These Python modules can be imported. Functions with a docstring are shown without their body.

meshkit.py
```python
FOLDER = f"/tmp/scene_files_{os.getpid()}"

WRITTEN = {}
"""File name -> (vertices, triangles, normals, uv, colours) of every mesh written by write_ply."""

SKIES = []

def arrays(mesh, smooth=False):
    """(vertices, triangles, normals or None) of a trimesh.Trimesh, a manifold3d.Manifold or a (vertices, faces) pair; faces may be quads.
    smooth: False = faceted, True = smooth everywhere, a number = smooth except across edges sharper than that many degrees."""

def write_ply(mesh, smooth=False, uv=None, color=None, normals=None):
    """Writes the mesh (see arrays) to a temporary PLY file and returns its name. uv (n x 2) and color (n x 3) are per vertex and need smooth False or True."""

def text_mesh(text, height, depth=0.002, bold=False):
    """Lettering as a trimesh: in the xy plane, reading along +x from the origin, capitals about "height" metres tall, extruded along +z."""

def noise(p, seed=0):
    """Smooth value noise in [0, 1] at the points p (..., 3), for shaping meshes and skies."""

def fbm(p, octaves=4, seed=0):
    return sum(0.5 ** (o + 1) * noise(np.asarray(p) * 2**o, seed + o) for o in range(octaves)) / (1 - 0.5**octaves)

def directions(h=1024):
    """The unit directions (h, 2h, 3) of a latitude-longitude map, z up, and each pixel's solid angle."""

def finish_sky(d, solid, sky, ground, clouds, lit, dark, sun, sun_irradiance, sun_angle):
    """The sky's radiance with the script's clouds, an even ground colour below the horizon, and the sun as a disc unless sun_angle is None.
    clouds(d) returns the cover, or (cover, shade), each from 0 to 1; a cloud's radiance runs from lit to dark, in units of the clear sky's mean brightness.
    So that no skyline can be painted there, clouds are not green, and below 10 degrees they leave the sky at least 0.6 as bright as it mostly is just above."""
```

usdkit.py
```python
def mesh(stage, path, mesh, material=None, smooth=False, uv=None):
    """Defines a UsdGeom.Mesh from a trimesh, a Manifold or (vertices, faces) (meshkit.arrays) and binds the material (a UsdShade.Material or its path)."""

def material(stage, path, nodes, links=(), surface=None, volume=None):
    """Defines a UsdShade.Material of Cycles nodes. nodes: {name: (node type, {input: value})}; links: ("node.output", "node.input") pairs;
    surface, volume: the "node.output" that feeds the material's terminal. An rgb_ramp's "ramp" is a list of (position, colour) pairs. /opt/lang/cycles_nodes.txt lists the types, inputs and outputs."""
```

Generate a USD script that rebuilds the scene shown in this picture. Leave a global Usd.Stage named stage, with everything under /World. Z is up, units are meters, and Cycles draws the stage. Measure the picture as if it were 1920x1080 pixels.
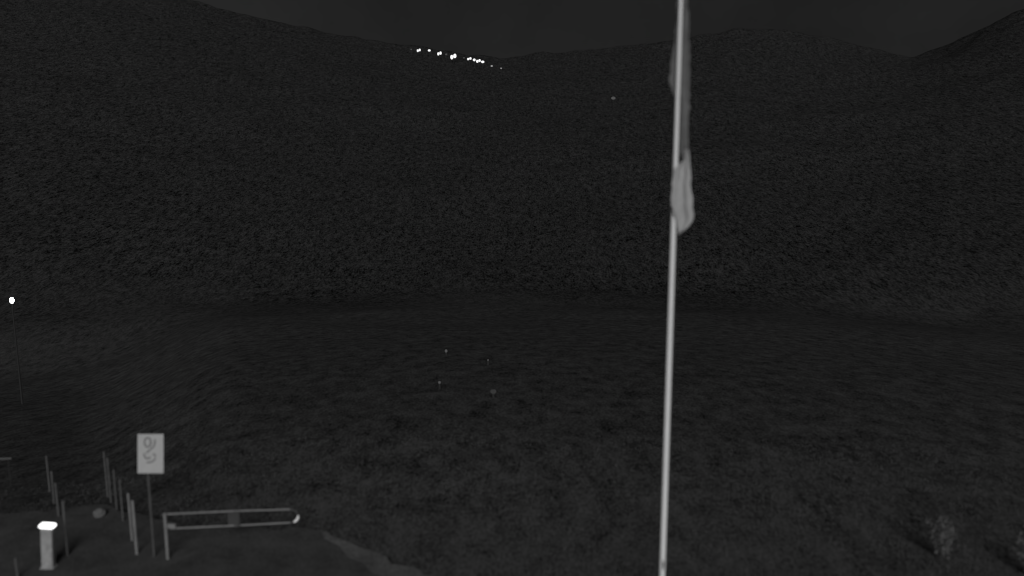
import math, random
import numpy as np, trimesh
from pxr import Usd, UsdGeom, UsdLux, UsdShade, Gf, Sdf, Vt
import usdkit, meshkit

random.seed(7)
rng = np.random.default_rng(7)
stage = Usd.Stage.CreateInMemory()
UsdGeom.SetStageUpAxis(stage, UsdGeom.Tokens.z)
UsdGeom.SetStageMetersPerUnit(stage, 1.0)
UsdGeom.Xform.Define(stage, '/World')
UsdGeom.Scope.Define(stage, '/World/Looks')

# ------------------------------------------------------------------ camera, sky, moon, exposure
F = 1663.0                      # focal length in pixels of the 1920 wide photograph
PITCH = math.radians(10.25)     # looking down
EYE = np.array([0.0, 0.0, 8.0])
EXPOSURE = 0.0
MOON = 0.42                     # moonlight from behind the camera
MOON_EL, MOON_AZ = math.radians(26.0), math.radians(176.0)   # azimuth of the direction towards the moon, atan2(x, y)
SKY = 0.00205

cam = UsdGeom.Camera.Define(stage, '/World/camera')
cam.CreateHorizontalApertureAttr(36.0)
cam.CreateVerticalApertureAttr(20.25)
cam.CreateFocalLengthAttr(36.0 * F / 1920)
cam.CreateClippingRangeAttr(Gf.Vec2f(0.05, 20000))
cam.CreateExposureAttr(EXPOSURE)
cam.CreateFStopAttr(0.36)
cam.CreateFocusDistanceAttr(75.0)
cam.AddTranslateOp().Set(Gf.Vec3d(*EYE))
cam.AddRotateXOp().Set(90 - math.degrees(PITCH))

dome = UsdLux.DomeLight.Define(stage, '/World/sky')
dome.GetPrim().SetCustomDataByKey('kind', 'structure')
sky_mat = usdkit.material(stage, '/World/Looks/night_sky', {
    'sky': ('sky_texture', {'sky_type': 'single_scattering', 'sun_disc': False, 'sun_elevation': MOON_EL, 'sun_rotation': MOON_AZ}),
    'grey': ('hsv', {'saturation': 0.0}),
    'co': ('texture_coordinate', {}),
    'cloud': ('noise_texture', {'scale': 3.0, 'detail': 6, 'roughness': 0.6}),
    'ramp': ('rgb_ramp', {'ramp': [(0.3, (0.75, 0.75, 0.75)), (0.7, (1.25, 1.25, 1.25))]}),
    'mul': ('mix', {'mix_type': 'multiply', 'fac': 1.0}),
    'bg': ('background_shader', {'strength': SKY}),
}, [('sky.color', 'grey.color'), ('co.generated', 'cloud.vector'), ('cloud.fac', 'ramp.fac'), ('grey.color', 'mul.color1'), ('ramp.color', 'mul.color2'), ('mul.color', 'bg.color')], surface='bg.background')
UsdShade.MaterialBindingAPI.Apply(dome.GetPrim()).Bind(sky_mat)

moon = UsdLux.DistantLight.Define(stage, '/World/moon')
moon.CreateNormalizeAttr(True)
moon.CreateIntensityAttr(MOON)
moon.CreateAngleAttr(28.0)
moon.CreateColorAttr(Gf.Vec3f(1, 1, 1))
moon.AddRotateZOp().Set(-math.degrees(MOON_AZ) + 180)
moon.AddRotateXOp().Set(90 - math.degrees(MOON_EL))

# ------------------------------------------------------------------ pixels to rays
def ray(px, py):
    u, v = (px - 960) / F, (540 - py) / F
    d = np.array([u, math.cos(PITCH) + v * math.sin(PITCH), -math.sin(PITCH) + v * math.cos(PITCH)])
    return d

def ground(px, py, z=0.0):
    d = ray(px, py); t = (z - EYE[2]) / d[2]
    return EYE + t * d

def on_plane(px, py, Y):
    d = ray(px, py)
    return EYE + d * (Y / d[1])

def at_range(px, py, R):
    d = ray(px, py)
    return EYE + d * (R / math.hypot(d[0], d[1]))

# ------------------------------------------------------------------ helpers
used = {}
def numbered(parent, name):
    k = used.get((parent, name), 0); used[(parent, name)] = k + 1
    return f'{parent}/{name}' if k == 0 else f'{parent}/{name}_{k:03d}'

def meta(p, label=None, category=None, group=None, kind=None):
    for k, v in (('label', label), ('category', category), ('group', group), ('kind', kind)):
        if v: p.SetCustomDataByKey(k, v)
    return p

def thing(name, loc, label, category, group=None, rz=0.0):
    x = UsdGeom.Xform.Define(stage, numbered('/World', name))
    x.AddTranslateOp().Set(Gf.Vec3d(*map(float, loc)))
    if rz: x.AddRotateZOp().Set(math.degrees(rz))
    return meta(x.GetPrim(), label, category, group)

def obj(name, m, mat, parent='/World', smooth=30, **kw):
    par = parent if isinstance(parent, str) else str(parent.GetPath())
    if isinstance(m, list): m = trimesh.util.concatenate(m)
    p = usdkit.mesh(stage, numbered(par, name), m, mat, smooth=smooth).GetPrim()
    return meta(p, **kw)

def copy_of(root, name, loc, label, category=None, group=None, rz=0.0):
    was = root.GetCustomData()
    r = thing(name, loc, label, category or was['category'], group or was.get('group'), rz)
    return r

def box(sx, sy, sz, c=(0, 0, 0)):
    m = trimesh.creation.box([sx, sy, sz]); m.apply_translation(c); return m

def rbox(sx, sy, sz, r, c=(0, 0, 0)):
    import manifold3d as m3
    s = m3.Manifold.batch_hull([m3.Manifold.sphere(r, 12).translate([a * (sx / 2 - r), b * (sy / 2 - r), d * (sz / 2 - r)]) for a in (-1, 1) for b in (-1, 1) for d in (-1, 1)])
    q = s.to_mesh(); m = trimesh.Trimesh(np.array(q.vert_properties)[:, :3], np.array(q.tri_verts), process=False)
    m.apply_translation(c); return m

def lathe(profile, n=28, c=(0, 0, 0)):
    m = trimesh.creation.revolve(np.array(profile, float), sections=n); m.apply_translation(c); return m

def tube(points, radii, n=10, cap=True):
    P = np.asarray(points, float); R = np.broadcast_to(np.asarray(radii, float), (len(P),))
    T = np.gradient(P, axis=0); T /= np.linalg.norm(T, axis=1)[:, None]
    ref = np.array([0, 0, 1.0]) if abs(T[0][2]) < 0.9 else np.array([0, 1.0, 0])
    V = []
    for p, t, r in zip(P, T, R):
        a = np.cross(t, ref)
        if np.linalg.norm(a) < 1e-5: a = np.cross(t, [1, 0, 0])
        a /= np.linalg.norm(a); b = np.cross(t, a)
        ang = np.linspace(0, 2 * np.pi, n, endpoint=False)
        V.append(p + r * (np.cos(ang)[:, None] * a + np.sin(ang)[:, None] * b))
    V = np.vstack(V); Fc = []
    for i in range(len(P) - 1):
        for j in range(n):
            k = (j + 1) % n
            Fc += [[i * n + j, i * n + k, (i + 1) * n + k], [i * n + j, (i + 1) * n + k, (i + 1) * n + j]]
    if cap:
        for base, c in ((0, P[0]), ((len(P) - 1) * n, P[-1])):
            V = np.vstack([V, c]); q = len(V) - 1
            for j in range(n):
                k = (j + 1) % n
                Fc.append([base + k, base + j, q] if base == 0 else [base + j, base + k, q])
    m = trimesh.Trimesh(V, Fc, process=False); m.fix_normals(); return m

def speckle(name, base, spread=0.35, scale=8.0, rough=0.8, bump=0.0, fine=60.0, metallic=0.0, spec=0.2):
    """A grey surface with coarse and fine mottling."""
    lo, hi = base * (1 - spread), base * (1 + spread)
    nodes = {'g': ('geometry', {}), 'n': ('noise_texture', {'scale': scale, 'detail': 8, 'roughness': 0.7}),
             'n2': ('noise_texture', {'scale': fine, 'detail': 3, 'roughness': 0.7}),
             'm': ('mix', {'mix_type': 'mix', 'fac': 0.5}),
             'r': ('rgb_ramp', {'ramp': [(0.32, (lo,) * 3), (0.68, (hi,) * 3)]}),
             'p': ('principled_bsdf', {'roughness': rough, 'metallic': metallic, 'specular_ior_level': spec})}
    links = [('g.position', 'n.vector'), ('g.position', 'n2.vector'), ('n.fac', 'm.color1'), ('n2.fac', 'm.color2'), ('m.color', 'r.fac'), ('r.color', 'p.base_color')]
    if bump:
        nodes['b'] = ('bump', {'strength': 0.6, 'distance': bump})
        links += [('m.color', 'b.height'), ('b.normal', 'p.normal')]
    return usdkit.material(stage, '/World/Looks/' + name, nodes, links, surface='p.BSDF')

def glow(name, radiance):
    """A lit lamp glass. radiance: as it reads in the picture, 1 = white."""
    return usdkit.material(stage, '/World/Looks/' + name, {'e': ('emission', {'color': (1, 1, 1), 'strength': radiance / 2 ** EXPOSURE})}, [], surface='e.emission')

land_mat = usdkit.material(stage, '/World/Looks/meadow_and_scrub', {
    'g': ('geometry', {}), 'xyz': ('separate_xyz', {}),
    'wob': ('noise_texture', {'scale': 0.06, 'detail': 5, 'roughness': 0.6}),
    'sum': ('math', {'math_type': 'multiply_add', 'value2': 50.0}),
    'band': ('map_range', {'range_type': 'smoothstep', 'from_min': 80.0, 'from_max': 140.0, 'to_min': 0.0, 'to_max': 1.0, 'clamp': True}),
    'n': ('noise_texture', {'scale': 1.2, 'detail': 8, 'roughness': 0.85}),
    'n2': ('noise_texture', {'scale': 4.0, 'detail': 6, 'roughness': 0.8}),
    'k1': ('noise_texture', {'scale': 1.6, 'detail': 8, 'roughness': 0.75}),
    'k2': ('noise_texture', {'scale': 14.0, 'detail': 5, 'roughness': 0.8}),
    'mk': ('mix', {'mix_type': 'mix', 'fac': 0.6}),
    'map2': ('mapping', {'mapping_type': 'point', 'scale': (1.0, 0.5, 1.0)}),
    'map': ('mapping', {'mapping_type': 'point', 'scale': (1.0, 0.35, 1.0)}),
    'm': ('mix', {'mix_type': 'mix', 'fac': 0.55}),
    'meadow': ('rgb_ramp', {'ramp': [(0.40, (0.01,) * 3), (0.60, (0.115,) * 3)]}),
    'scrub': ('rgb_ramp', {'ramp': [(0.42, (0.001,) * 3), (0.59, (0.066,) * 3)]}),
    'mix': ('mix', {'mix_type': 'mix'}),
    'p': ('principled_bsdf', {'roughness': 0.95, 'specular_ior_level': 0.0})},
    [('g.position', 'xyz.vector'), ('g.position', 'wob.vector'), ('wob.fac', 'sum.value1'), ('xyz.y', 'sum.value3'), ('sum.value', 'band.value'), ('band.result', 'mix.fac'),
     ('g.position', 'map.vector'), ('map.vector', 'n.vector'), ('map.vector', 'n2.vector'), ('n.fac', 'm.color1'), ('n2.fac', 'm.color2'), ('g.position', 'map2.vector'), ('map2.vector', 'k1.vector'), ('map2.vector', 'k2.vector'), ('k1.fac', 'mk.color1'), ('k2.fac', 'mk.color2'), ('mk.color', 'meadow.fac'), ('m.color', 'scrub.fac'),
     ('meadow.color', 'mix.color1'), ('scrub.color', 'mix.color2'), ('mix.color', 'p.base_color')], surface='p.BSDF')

M = dict(
    hill=land_mat,
    gravel=speckle('grey_gravel', 0.076, 0.6, 1.2, 0.95, 0.01, 28.0, spec=0.0),
    verge=speckle('pale_gravel', 0.125, 0.6, 1.4, 0.95, 0.01, 22.0, spec=0.0),
    grass=speckle('grass_blades', 0.085, 0.5, 3.0, 0.9, 0.0, 30.0, spec=0.0),
    paint=speckle('white_paint', 0.88, 0.06, 3.0, 0.5, 0.0, 40.0),
    signwhite=speckle('sign_white', 0.45, 0.1, 8.0, 0.6, 0.0, 90.0),
    signink=speckle('sign_ink', 0.20, 0.2, 8.0, 0.6, 0.0, 90.0),
    steel=speckle('dull_steel', 0.09, 0.3, 6.0, 0.6, 0.0, 50.0),
    railpaint=speckle('rail_paint', 0.22, 0.3, 5.0, 0.6, 0.0, 40.0),
    plate=speckle('gate_plate', 0.06, 0.3, 5.0, 0.7, 0.0, 40.0),
    reflector=speckle('reflector', 0.85, 0.05, 5.0, 0.4, 0.0, 40.0),
    wood=speckle('weathered_wood', 0.10, 0.4, 5.0, 0.85, 0.004, 40.0),
    bollard=speckle('bollard_grey', 0.33, 0.6, 9.0, 0.7, 0.0, 70.0),
    dark=speckle('dark_metal', 0.03, 0.2, 8.0, 0.6, 0.0, 50.0),
    clothdark=speckle('flag_dark_cloth', 0.16, 0.25, 6.0, 0.9, 0.0, 60.0),
    clothpale=speckle('flag_pale_cloth', 0.42, 0.2, 6.0, 0.9, 0.0, 60.0),
    rock=speckle('grey_rock', 0.16, 0.4, 4.0, 0.95, 0.01, 30.0, spec=0.0),
    leaf=speckle('shrub_leaf', 0.17, 0.4, 4.0, 0.8, 0.0, 30.0, spec=0.0),
    twig=speckle('shrub_twig', 0.08, 0.3, 4.0, 0.9, 0.0, 30.0),
    lit=glow('lamp_lit', 22.0), flood=glow('flood_lit', 1.1), band=glow('bollard_lit', 2.2), medium=glow('lamp_lit_weak', 0.28), dim=glow('lamp_dim', 0.075), faint=glow('lamp_faint', 0.035),
)

# ------------------------------------------------------------------ terrain: terrace, valley, mountain ridge
SKYLINE = [(-900, -90), (-300, -75), (0, -60), (300, -15), (500, 35), (700, 76), (780, 86), (860, 98), (940, 112), (1000, 100), (1130, 90), (1280, 72), (1380, 54), (1480, 54), (1560, 72), (1640, 92), (1710, 106), (1770, 88), (1840, 52), (1900, 22), (1960, 0), (2300, -40), (2900, -40)]
sk_az, sk_tan = [], []
for x, y in SKYLINE:
    d = ray(x, y); sk_az.append(math.atan2(d[0], d[1])); sk_tan.append(d[2] / math.hypot(d[0], d[1]))
R_EDGE, R_FLOOR0, R_FLOOR1, R_RIDGE, Z_FLOOR = 18.0, 120.0, 120.0, 300.0, -13.0

def sstep(a, b, x):
    t = np.clip((x - a) / (b - a), 0, 1); return t * t * (3 - 2 * t)

sm_az = np.linspace(-1.2, 1.2, 241)
sm_tan = np.interp(sm_az, sk_az, sk_tan)
ker = np.hanning(61); sm_tan = np.convolve(np.pad(sm_tan, 30, mode='edge'), ker / ker.sum(), 'valid')

def terrain(x, y):
    x, y = np.asarray(x, float), np.asarray(y, float)
    r, az = np.hypot(x, y), np.arctan2(x, y)
    ridge = 8 + R_RIDGE * np.interp(az, sk_az, sk_tan)
    back = sstep(1.0, 1.5, np.abs(az))
    ridge = ridge * (1 - back) + 30 * back
    fall = np.maximum(-np.clip(r - R_EDGE, 0, None) ** 2 / (np.clip(r - R_EDGE, 0, None) + 12) * 0.17, Z_FLOOR)
    left = sstep(-0.30, -0.48, az) * (1 - sstep(75, 120, r))     # gentler slope on the left
    gentle = -np.clip(r - R_EDGE, 0, None) * 0.2
    z = fall * (1 - left) + np.maximum(gentle, Z_FLOOR) * left
    up = np.clip((r - R_FLOOR1 + 30) / (R_RIDGE - R_FLOOR1 + 30), 0, 1)
    wide = 8 + R_RIDGE * np.interp(az, sm_az, sm_tan); wide = wide * (1 - back) + 30 * back
    z = z + (wide - Z_FLOOR) * up ** 1.35 + (ridge - wide) * up ** 5
    z = z - np.clip(r - R_RIDGE, 0, 400) * 0.35
    n = meshkit.fbm(np.stack([x / 22, y / 22, 0 * x], -1), 5, 3) - 0.5
    amp = sstep(R_EDGE + 4, 110, r) * (1 - 0.85 * np.exp(-((r - R_RIDGE) / 30) ** 2))
    z = z + n * 2.6 * amp
    z = z + 1.6 * (meshkit.fbm(np.stack([x / 5, y / 5, 0 * x + 9], -1), 3, 8) - 0.5) * np.exp(-((r - R_RIDGE) / 25) ** 2)
    return z

az = np.concatenate([np.radians(np.arange(-180, -40, 2.0)), np.radians(np.arange(-40, 40, 0.25)), np.radians(np.arange(40, 180, 2.0))])
rad = np.concatenate([np.linspace(1, 21, 14), np.geomspace(22, 165, 60), np.linspace(168, 330, 80), np.geomspace(340, 900, 14)])
A, Rr = np.meshgrid(az, rad)
X, Yy = Rr * np.sin(A), Rr * np.cos(A)
Z = terrain(X, Yy)
V = np.vstack([np.stack([X, Yy, Z], -1).reshape(-1, 3), [[0, 0, float(terrain(0.0, 0.01))]]])
na, nr = len(az), len(rad)
i, j = np.meshgrid(np.arange(nr - 1), np.arange(na), indexing='ij'); k = (j + 1) % na
q = np.stack([i * na + j, (i + 1) * na + j, (i + 1) * na + k, i * na + k], -1).reshape(-1, 4)
tri = np.vstack([q[:, [0, 2, 1]], q[:, [0, 3, 2]], [[len(V) - 1, (b + 1) % na, b] for b in range(na)]])
tm = trimesh.Trimesh(V, tri, process=False)
if tm.face_normals[:, 2].mean() < 0: tm.invert()
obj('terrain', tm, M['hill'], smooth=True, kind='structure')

def sheet(poly_px, z, seg=0.25):
    """A flat sheet on the terrace whose outline is given in ground points, with a slightly ragged edge."""
    from shapely.geometry import Polygon
    p = np.array([ground(*a)[:2] for a in poly_px])
    out = []
    for a, b in zip(p, np.roll(p, -1, 0)):
        n = max(2, int(np.linalg.norm(b - a) / seg))
        for t in np.arange(n) / n: out.append(a + (b - a) * t)
    out = np.array(out)
    out += (np.stack([meshkit.fbm(np.c_[out * 2.3, 0 * out[:, 0]], 3, 5), meshkit.fbm(np.c_[out * 2.3, 0 * out[:, 0] + 7], 3, 6)], -1) - 0.5) * 0.45
    m = trimesh.creation.extrude_polygon(Polygon(out).buffer(0), 0.004, engine='earcut'); m.apply_translation([0, 0, z - 0.004])
    return m

obj('gravel_ground', sheet([(-250, 1300), (-250, 985), (60, 960), (190, 945), (330, 985), (470, 990), (590, 990), (640, 1020), (700, 1052), (760, 1085), (1000, 1300)], 0.010), M['gravel'], smooth=False, kind='structure')
obj('pale_verge', sheet([(588, 988), (612, 1000), (650, 1020), (720, 1046), (800, 1078), (870, 1120), (780, 1120), (745, 1090), (700, 1064), (650, 1036), (618, 1012)], 0.016), M['verge'], smooth=False, kind='structure')

# ------------------------------------------------------------------ flagpole and flag
PY = 13.0
pole_x = on_plane(1259, 540, PY)[0]
fp = thing('flagpole', (pole_x, PY, 0), 'tall white tapering flagpole rising out of the top of the picture', 'flagpole')
obj('pole', lathe([(0, 0.12), (0.047, 0.12), (0.047, 1.0), (0.044, 4.0), (0.039, 6.6), (0.032, 8.0), (0.028, 9.8), (0.026, 11.4), (0, 11.4)], 24), M['paint'], fp)
obj('base_collar', lathe([(0, 0), (0.16, 0), (0.16, 0.03), (0.085, 0.05), (0.08, 0.12), (0, 0.12)], 24), M['steel'], fp)
obj('finial', trimesh.creation.icosphere(2, 0.06).apply_translation([0, 0, 11.45]), M['paint'], fp, smooth=True)
cleat = [box(0.02, 0.03, 0.05, (0, -0.068, 1.25)), tube([(0, -0.085, 1.17), (0, -0.09, 1.25), (0, -0.085, 1.33)], [0.006, 0.01, 0.006], 8)]
obj('cleat', cleat, M['steel'], fp)

# flag: limp cloth; left and right edges (photo pixels) at each height, turned into a pleated sheet
EDGE = [(-120, 1274, 1290), (0, 1272, 1291), (60, 1268, 1293), (100, 1262, 1295), (150, 1256, 1295), (172, 1262, 1295), (190, 1270, 1294), (225, 1271, 1293), (262, 1273, 1291), (300, 1279, 1290)]
EDGE2 = [(280, 1282, 1288), (300, 1279, 1291), (312, 1264, 1292), (345, 1258, 1293), (384, 1255, 1297), (398, 1262, 1298), (412, 1267, 1298), (425, 1268, 1286), (438, 1270, 1273)]
def cloth(edge, rows, folds, phase, depth, front):
    ys = np.linspace(edge[0][0], edge[-1][0], rows); e = np.array(edge, float)
    L, Rt = np.interp(ys, e[:, 0], e[:, 1]), np.interp(ys, e[:, 0], e[:, 2])
    n = 64; s = np.linspace(0, 1, n); V = []
    jit = lambda q: (meshkit.fbm(np.c_[ys * 0.09 + q, 0 * ys, 0 * ys], 3, 4) - 0.5) * 5.0
    L, Rt = L + jit(0), Rt + jit(40)
    for yy, l, r in zip(ys, L, Rt):
        # a pleated run across the width, a few folds, drifting with height
        ph = phase + 0.012 * yy
        across = s + 0.32 * np.sin(2 * np.pi * folds * s + ph) * s * (1 - s) * 1.3
        fold = np.cos(2 * np.pi * folds * s + ph) * depth * (0.4 + 0.6 * np.sin(np.pi * s)) + 0.012 * np.sin(9 * s + yy * 0.03)
        across = (across - across.min()) / (across.max() - across.min())
        for a, f in zip(across, fold):
            p = on_plane(l + (r - l) * a, yy, PY)
            V.append([p[0] - pole_x, f + front, p[2]])
    V = np.array(V); i, j = np.meshgrid(np.arange(rows - 1), np.arange(n - 1), indexing='ij')
    q = np.stack([i * n + j, i * n + j + 1, (i + 1) * n + j + 1, (i + 1) * n + j], -1).reshape(-1, 4)
    tr = np.vstack([q[:, [0, 1, 2]], q[:, [0, 2, 3]]])
    m = trimesh.Trimesh(V, tr, process=False)
    back = trimesh.Trimesh(V + [0, 0.004, 0], tr[:, ::-1], process=False)
    return trimesh.util.concatenate([m, back])
fl = thing('flag', (pole_x, PY, 0), 'limp flag hanging wrapped round the white pole, dark above and pale at its lower end', 'flag')
obj('dark_field', cloth(EDGE, 60, 2.5, 0.6, 0.02, 0.05), M['clothdark'], fl, smooth=60, label='dark upper cloth hanging beside the pole')
obj('pale_field', cloth(EDGE2, 40, 2.2, 2.2, 0.022, -0.1), M['clothpale'], fl, smooth=60, label='pale lower corner of the cloth ending in a point')
top = on_plane(1273, -150, PY)
obj('halyard', tube([(0.06, -0.045, 1.25), (0.05, -0.045, 5.0), (0.045, -0.04, 11.0)], 0.004, 6), M['steel'], fp)

# ------------------------------------------------------------------ sign
foot = ground(288, 1046)
SY = foot[1]
sg = thing('information_sign', (foot[0], SY, 0), 'white upright rectangular sign with a faint grey pictogram, on a thin steel post', 'sign')
tl, br = on_plane(255, 813, SY - 0.05), on_plane(309.5, 888, SY - 0.05)
cx, cz, w, h = (tl[0] + br[0]) / 2 - foot[0], (tl[2] + br[2]) / 2, br[0] - tl[0], (tl[2] - br[2]) * 0.935
def tilt(m):      # the board leans back by about ten degrees
    m.apply_transform(trimesh.transformations.rotation_matrix(-PITCH, [1, 0, 0], [0, -0.05, cz])); return m
obj('post', tube([(0, 0.04, 0), (0, 0.04, cz - 0.05)], 0.022, 14), M['steel'], sg)
obj('board', tilt(rbox(w, 0.012, h, 0.005, (cx, -0.05, cz))), M['signwhite'], sg)
obj('bracket', box(0.07, 0.11, 0.05, (0, -0.005, cz - 0.08)), M['steel'], sg)
def stroke(pts, rr=0.017):     # in pixels of the 10.8 times enlarged sign, from its centre
    P = [(cx + (a - 420) / 580 * w, -0.0575, cz - (b - 560) / 810 * h) for a, b in pts]
    m = tube(P, rr, 8); m.vertices[:, 1] = -0.0575 + (m.vertices[:, 1] + 0.0575) * 0.1; return tilt(m)
ring = [(360 + 72 * math.cos(t), 325 + 95 * math.sin(t)) for t in np.linspace(0, 2 * math.pi, 25)]
strokes = [ring, [(415, 260), (422, 310), (418, 370)], [(515, 265), (522, 320), (500, 405), (440, 455), (365, 515), (330, 540)], [(282, 550), (288, 620), (320, 655), (380, 655), (425, 635)], [(480, 555), (530, 600), (525, 660), (490, 705), (420, 735), (340, 740)]]
for st in strokes: obj('pictogram_stroke', stroke(st), M['signink'], sg)

# ------------------------------------------------------------------ barrier gate
g0 = ground(315, 1049)
GY = g0[1]
gt = thing('barrier_gate', (g0[0], GY, 0), 'tubular barrier gate of two rails with a rounded right end, hinged on a pale post', 'gate')
ptop = on_plane(309.5, 962, GY)[2]
obj('post', tube([(0, 0, 0), (0, 0, ptop - 0.01), (0, 0, ptop)], [0.030, 0.030, 0.022], 14), M['railpaint'], gt)
YE = GY + 1.1            # the free end swings a little away from the camera
def gp(px, py):
    t = (px - 312) / (560 - 312)
    p = on_plane(px, py, GY + 1.1 * t); return p - [g0[0], GY, 0]
obj('upper_rail', tube([gp(313, 964), gp(430, 958.5), gp(543, 955)], 0.019, 12), M['railpaint'], gt)
obj('lower_rail', tube([gp(318, 991), gp(430, 986), gp(543, 980)], 0.019, 12), M['railpaint'], gt)
endp = [gp(543 + 16 * math.sin(t), 967.5 - 12.5 * math.cos(t)) for t in np.linspace(0, math.pi, 13)]
obj('rounded_end', tube(endp, 0.016, 12), M['steel'], gt)
obj('reflector', tube([gp(543 + 16.3 * math.sin(t), 967.5 - 12.5 * math.cos(t)) + [0, -0.008, 0] for t in np.linspace(1.45, 2.65, 7)], [0.02, 0.026, 0.028, 0.03, 0.03, 0.028, 0.02], 12), M['reflector'], gt, label='bright white reflector on the rounded end')
h1 = gp(321, 986)
obj('hinge_bracket', rbox(0.17, 0.05, 0.085, 0.012, h1), M['railpaint'], gt)
a, b = gp(424, 960), gp(452, 984)
obj('plate', rbox(b[0] - a[0], 0.01, a[2] - b[2] - 0.02, 0.004, ((a[0] + b[0]) / 2, (a[1] + b[1]) / 2 - 0.005, (a[2] + b[2]) / 2)), M['plate'], gt, label='dull plate between the two rails')

# ------------------------------------------------------------------ bollard light
bf = ground(91.5, 1064)
bl = thing('bollard_light', (bf[0], bf[1], 0), 'short grey bollard light with a glowing white head', 'bollard light', rz=0.0)
btop = on_plane(88, 979, bf[1] + 0.08)[2]
lean_over = trimesh.transformations.rotation_matrix(math.radians(3.6), [0, 1, 0])
def leaning(m): m.apply_transform(lean_over); return m
obj('body', leaning(rbox(0.215, 0.15, btop - 0.05, 0.03, (0, 0, (btop - 0.05) / 2 - 0.01))), M['bollard'], bl)
obj('foot_plate', leaning(rbox(0.25, 0.19, 0.03, 0.012, (0, 0, 0.015))), M['bollard'], bl)
obj('glowing_head', leaning(rbox(0.275, 0.16, 0.07, 0.033, (0, 0, btop - 0.03))), M['band'], bl)

# ------------------------------------------------------------------ two rows of slim posts
POSTS = [  # foot px, top py, radius, label
    ((257, 1040), 938, 0.027, 'slim post nearest the sign, brightest of the row left of it'),
    ((248, 1014), 925, 0.022, 'slim post just left of the brightest post beside the sign'),
    ((231, 978), 899, 0.017, 'thin short post third from the sign in the row left of it'),
    ((219, 955), 880, 0.017, 'thin short post fourth from the sign in the row left of it'),
    ((208, 938), 858, 0.019, 'dim post fifth from the sign in the row left of it'),
    ((202, 928), 846, 0.019, 'dim post farthest from the sign in the row left of it'),
    ((127, 1042), 938, 0.021, 'slim post standing just right of the glowing bollard'),
    ((110, 968), 905, 0.021, 'dim post behind the bollard, second in the left row'),
    ((101, 940), 883, 0.019, 'dim post behind the bollard, third in the left row'),
    ((93, 918), 855, 0.019, 'dim post behind the bollard, farthest in the left row'),
    ((34, 1085), 1046, 0.022, 'short dim post in the bottom left corner'),
]
for (fx, fy), ty, r, lab in POSTS:
    p = ground(fx, fy); hh = on_plane(fx, ty, p[1])[2]
    t = thing('wooden_post', (p[0], p[1], 0), lab, 'post', 'slim posts lining the footpath', rz=random.uniform(-0.3, 0.3))
    lean = random.uniform(-0.01, 0.01)
    obj('shaft', tube([(0, 0, -0.05), (lean / 2, 0, hh / 2), (lean, 0, hh - 0.02), (lean, 0, hh)], [r * 1.05, r, r, r * 0.6], 10), M['railpaint' if fx in (257, 248) else 'wood'], t)

# ------------------------------------------------------------------ street lamp on the left
def lamp_post(name, loc, height, head, mat, label, category, group=None, w=0.25, h=0.4):
    t = thing(name, loc, label, category, group)
    obj('pole', tube([(0, 0, -0.3), (0, 0, height * 0.5), (0, 0, height - h / 2)], [0.06, 0.05, 0.035], 10), M['dark'], t)
    obj('lantern', lathe([(0, height - h / 2), (w * 0.26, height - h * 0.42), (w * 0.46, height - h * 0.18), (w * 0.5, height), (w * 0.44, height + h * 0.22), (w * 0.25, height + h * 0.42), (0, height + h * 0.5)], 16), mat, t, smooth=60)
    obj('cap', lathe([(0, height + h * 0.5), (w * 0.28, height + h * 0.51), (w * 0.1, height + h * 0.6), (0, height + h * 0.62)], 16), M['dark'], t)
    return t
lp = at_range(22, 563, 58.0)
gz = float(terrain(lp[0], lp[1]))
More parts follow.
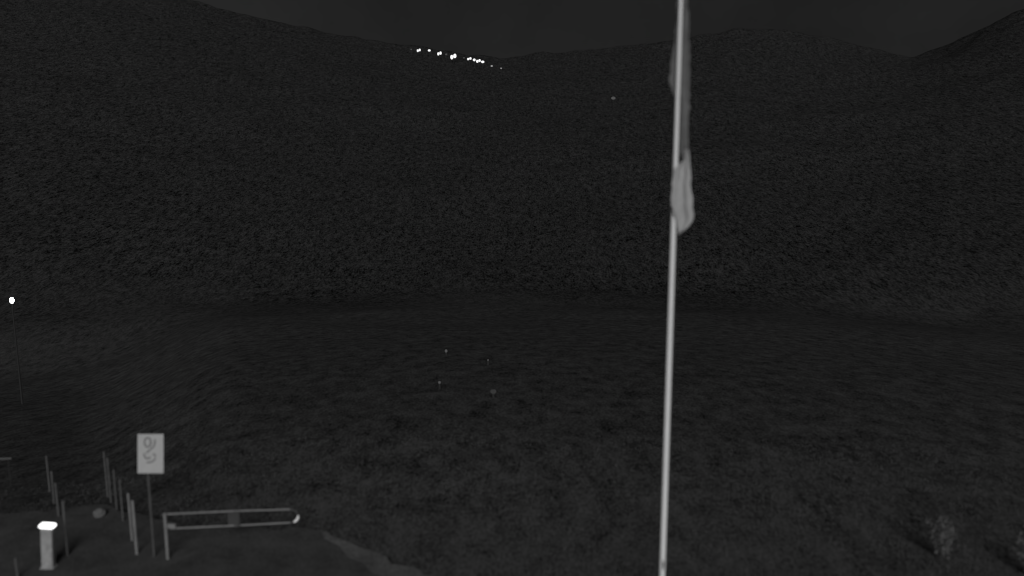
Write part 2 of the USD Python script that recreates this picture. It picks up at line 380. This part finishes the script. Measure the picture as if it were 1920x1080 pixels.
lamp_post('street_lamp', (lp[0], lp[1], gz), lp[2] - gz, None, M['lit'], 'brightly lit street lamp at the left edge of the picture', 'street lamp', w=0.24, h=0.38)

# ------------------------------------------------------------------ floodlight masts along the ridge
RIDGE_LAMPS = [  # px, py, width px, height px, glass, label
    (771, 92.7, 3, 2.5, 'dim', 'very dim lamp at the upper left end of the ridge row'),
    (785.2, 94.4, 7, 5, 'flood', 'bright lamp at the upper left end of the lit ridge row'),
    (804.8, 94.6, 5, 4, 'flood', 'small lamp second of the bright ones from the upper left'),
    (824, 100.3, 8, 6, 'flood', 'bright lamp just left of the largest lamp on the ridge'),
    (836.5, 102, 4, 3, 'dim', 'dim lamp between the largest ridge lamp and its left neighbour'),
    (850, 106, 11, 8.5, 'flood', 'largest and brightest lamp of the row on the ridge'),
    (870, 108.5, 3, 2.5, 'dim', 'dim lamp right of the largest lamp on the ridge'),
    (880, 110.2, 8, 4.5, 'flood', 'leftmost lamp of the close cluster on the ridge'),
    (889.2, 112.3, 5, 5, 'flood', 'small lamp second from the left in the close ridge cluster'),
    (897, 114.3, 8.5, 5.5, 'flood', 'wide lamp in the middle of the close ridge cluster'),
    (905, 116, 6, 4.5, 'flood', 'rightmost lamp of the close cluster on the ridge'),
    (922, 123.8, 4, 3.5, 'medium', 'weak lamp right of the cluster on the ridge'),
    (939.6, 128.1, 3, 2.5, 'medium', 'weakest small lamp at the lower right end of the ridge row'),
]
def find_ground(px, py):
    """Where the ray meets the terrain."""
    d = ray(px, py); d = d / math.hypot(d[0], d[1])
    for R in np.arange(24, 330, 0.25):
        p = EYE + d * R
        if p[2] <= terrain(p[0], p[1]): return p
    return EYE + d * (R_RIDGE - 4)
for px, py, wp, hp, mat, lab in RIDGE_LAMPS:
    p = at_range(px, py, 285.0)
    z0 = float(terrain(p[0], p[1])); hh = max(2.5, p[2] - z0)
    for Rr_ in np.arange(284.0, 180.0, -1.0):      # stand where the lamp clears the slope
        if p[2] - z0 > 2.0: break
        p = at_range(px, py, Rr_); z0 = float(terrain(p[0], p[1])); hh = max(2.5, p[2] - z0)
    s = math.hypot(p[0], p[1]) / F; w_, h_ = wp * s, hp * s
    t = thing('floodlight_mast', (p[0], p[1], p[2] - hh), lab, 'floodlight', 'lit lamps along the mountain ridge', rz=math.atan2(-p[0], p[1]))
    obj('mast', tube([(0, 0.12, -0.5), (0, 0.12, hh * 0.5), (0, 0.12, hh + h_ / 2)], [0.10, 0.08, 0.06], 8), M['dark'], t)
    n = 2 if wp > 6 else 1
    for kx in range(n):
        ox = (kx - (n - 1) / 2) * w_ / n; oz = (kx - (n - 1) / 2) * h_ * 0.25
        hd = obj('floodlight_head', rbox(w_ / n * 0.8, 0.16, h_ * 0.7, 0.05, (ox, 0.03, hh + oz)), M['dark'], t)
        obj('lit_glass', trimesh.creation.icosphere(2, 0.5).apply_transform(np.diag([w_ / n * 1.0, 0.22, h_ * 0.92, 1])).apply_translation([ox, -0.09, hh + oz]), M[mat], hd, smooth=True)

# dim single lamps lower down
for px, py, w_, h_, mat, lab in [
    (1150, 184, 8, 5, 'dim', 'single dim lamp high on the dark slope left of the flagpole'),
    (836.5, 658, 5, 6, 'dim', 'faint lamp in the valley, the upper one of two near the middle'),
    (824, 717, 5, 5, 'dim', 'faint lamp in the valley, the lower one of two near the middle'),
    (925, 734, 11, 9, 'faint', 'blurred very faint lamp right of the two faint valley lamps'),
    (915, 675, 3, 3, 'dim', 'tiny faint lamp in the valley right of the upper faint lamp')]:
    p = find_ground(px, py); R = math.hypot(p[0], p[1]); s = R / F
    d = ray(px, py); d /= math.hypot(d[0], d[1]); p = EYE + d * (R * 0.95); z0 = float(terrain(p[0], p[1]))
    lamp_post('distant_lamp', (p[0], p[1], z0), p[2] - z0, None, M[mat], lab, 'lamp', 'faint lamps in the valley', w=w_ * s, h=h_ * s)

# ------------------------------------------------------------------ small things: boulder, low rail, shrubs, grass
bp = ground(187, 968)
bm = trimesh.creation.icosphere(4, 1.0)
dsp = 0.75 + 0.5 * meshkit.fbm(bm.vertices * 1.6 + 3, 4, 2); bm.vertices *= dsp[:, None] * [0.125, 0.12, 0.10]; bm.apply_translation([bp[0], bp[1], 0.07])
obj('boulder', bm, M['rock'], smooth=60, label='small pale boulder between the two rows of slim posts', category='boulder')

def blades(spots, hmin, hmax, wd, seed, per=9, spread=0.05):
    r_ = np.random.default_rng(seed); V, Fc = [], []
    n = len(spots) * per
    base = np.repeat(spots, per, 0) + np.c_[r_.normal(0, spread, (n, 2)), np.zeros(n)]
    ang = r_.uniform(0, 2 * np.pi, n); hh = r_.uniform(hmin, hmax, n); bend = r_.uniform(0.1, 0.7, n) * hh
    dx, dy = np.cos(ang), np.sin(ang); sx, sy = -dy * wd, dx * wd
    a = base + np.c_[sx, sy, 0 * sx]; b = base - np.c_[sx, sy, 0 * sx]
    m1 = base + np.c_[dx * bend * 0.35 + sx * 0.7, dy * bend * 0.35 + sy * 0.7, hh * 0.6]; m2 = base + np.c_[dx * bend * 0.35 - sx * 0.7, dy * bend * 0.35 - sy * 0.7, hh * 0.6]
    tp = base + np.c_[dx * bend, dy * bend, hh]
    V = np.stack([a, b, m1, m2, tp], 1).reshape(-1, 3); o = (np.arange(n) * 5)[:, None, None]
    Fc = (np.array([[0, 1, 2], [1, 3, 2], [2, 3, 4]])[None] + o).reshape(-1, 3)
    return V, Fc

# grass over the terrace right of the pale verge and behind the gate
spots = []
vb = [(ground(588, 988)[:2]), ground(720, 1048)[:2], ground(870, 1125)[:2]]
while len(spots) < 9000:
    px, py = rng.uniform(-60, 1980), rng.uniform(800, 1150)
    p = ground(px, py)
    edge = np.interp(px, [-250, 60, 190, 330, 470, 590, 640, 720, 800, 870, 1000], [980, 955, 940, 980, 985, 985, 1012, 1044, 1076, 1118, 1190])
    if py > edge + rng.normal(0, 16): continue
    if math.hypot(p[0], p[1]) > rng.uniform(15, 33): continue
    if meshkit.noise(np.array([p[0] * 0.9, p[1] * 0.9, 0])) < rng.uniform(0.1, 0.5): continue
    spots.append([p[0], p[1], float(terrain(p[0], p[1])) - 0.01])
V, Fc = blades(np.array(spots), 0.03, 0.09, 0.004, 3)
obj('grass', trimesh.Trimesh(V, Fc, process=False), M['grass'], smooth=False, label='rough short grass covering the dark terrace beyond the verge', category='grass', kind='stuff')

def shrub(px, py, height, width, label, seed):
    p = ground(px, py); r_ = np.random.default_rng(seed)
    t = thing('shrub', (p[0], p[1], 0), label, 'shrub', 'low shrubs near the right edge')
    stems, L = [], []
    for s in range(14):
        a = r_.uniform(0, 2 * np.pi); ln = height * r_.uniform(0.6, 1.0); out = width / 2 * r_.uniform(0.2, 0.9)
        pts = [np.array([math.cos(a) * out * q ** 1.4, math.sin(a) * out * q ** 1.4, ln * q]) for q in np.linspace(0, 1, 6)]
        stems.append(tube(pts, np.linspace(0.008, 0.002, 6), 5))
        for q in r_.uniform(0.2, 1.0, 32):
            c = np.array([math.cos(a) * out * q ** 1.4, math.sin(a) * out * q ** 1.4, ln * q]) + r_.normal(0, 0.05, 3)
            u, v = r_.normal(size=3), r_.normal(size=3); u /= np.linalg.norm(u); v -= u * (v @ u); v /= np.linalg.norm(v)
            L.append(np.array([c - u * 0.032, c + v * 0.013, c + u * 0.032, c - v * 0.013]))
    L = np.array(L).reshape(-1, 3); n = len(L) // 4; o = (np.arange(n) * 4)[:, None, None]
    obj('stems', stems, M['twig'], t)
    obj('foliage', trimesh.Trimesh(L, (np.array([[0, 1, 2], [0, 2, 3]])[None] + o).reshape(-1, 3), process=False), M['leaf'], t, smooth=False)
shrub(1765, 1050, 0.95, 0.7, 'faint loose upright shrub standing left of the picture corner', 1)
shrub(1935, 1085, 1.0, 0.7, 'paler shrub cut by the right edge of the picture', 2)

rp = ground(-6, 905)
rl = thing('low_rail', (rp[0], rp[1], 0), 'pale horizontal rail on two stakes, cut by the left edge', 'rail')
e0, e1 = on_plane(-60, 863, rp[1]) - [rp[0], rp[1], 0], on_plane(22, 859.5, rp[1]) - [rp[0], rp[1], 0]
obj('crossbar', tube([e0, (e0 + e1) / 2, e1], 0.026, 10), M['wood'], rl)
for q in (0.2, 0.9):
    c = e0 + (e1 - e0) * q
    obj('stake', tube([(c[0], 0.03, -0.05), (c[0], 0.03, c[2])], 0.016, 8), M['dark'], rl)
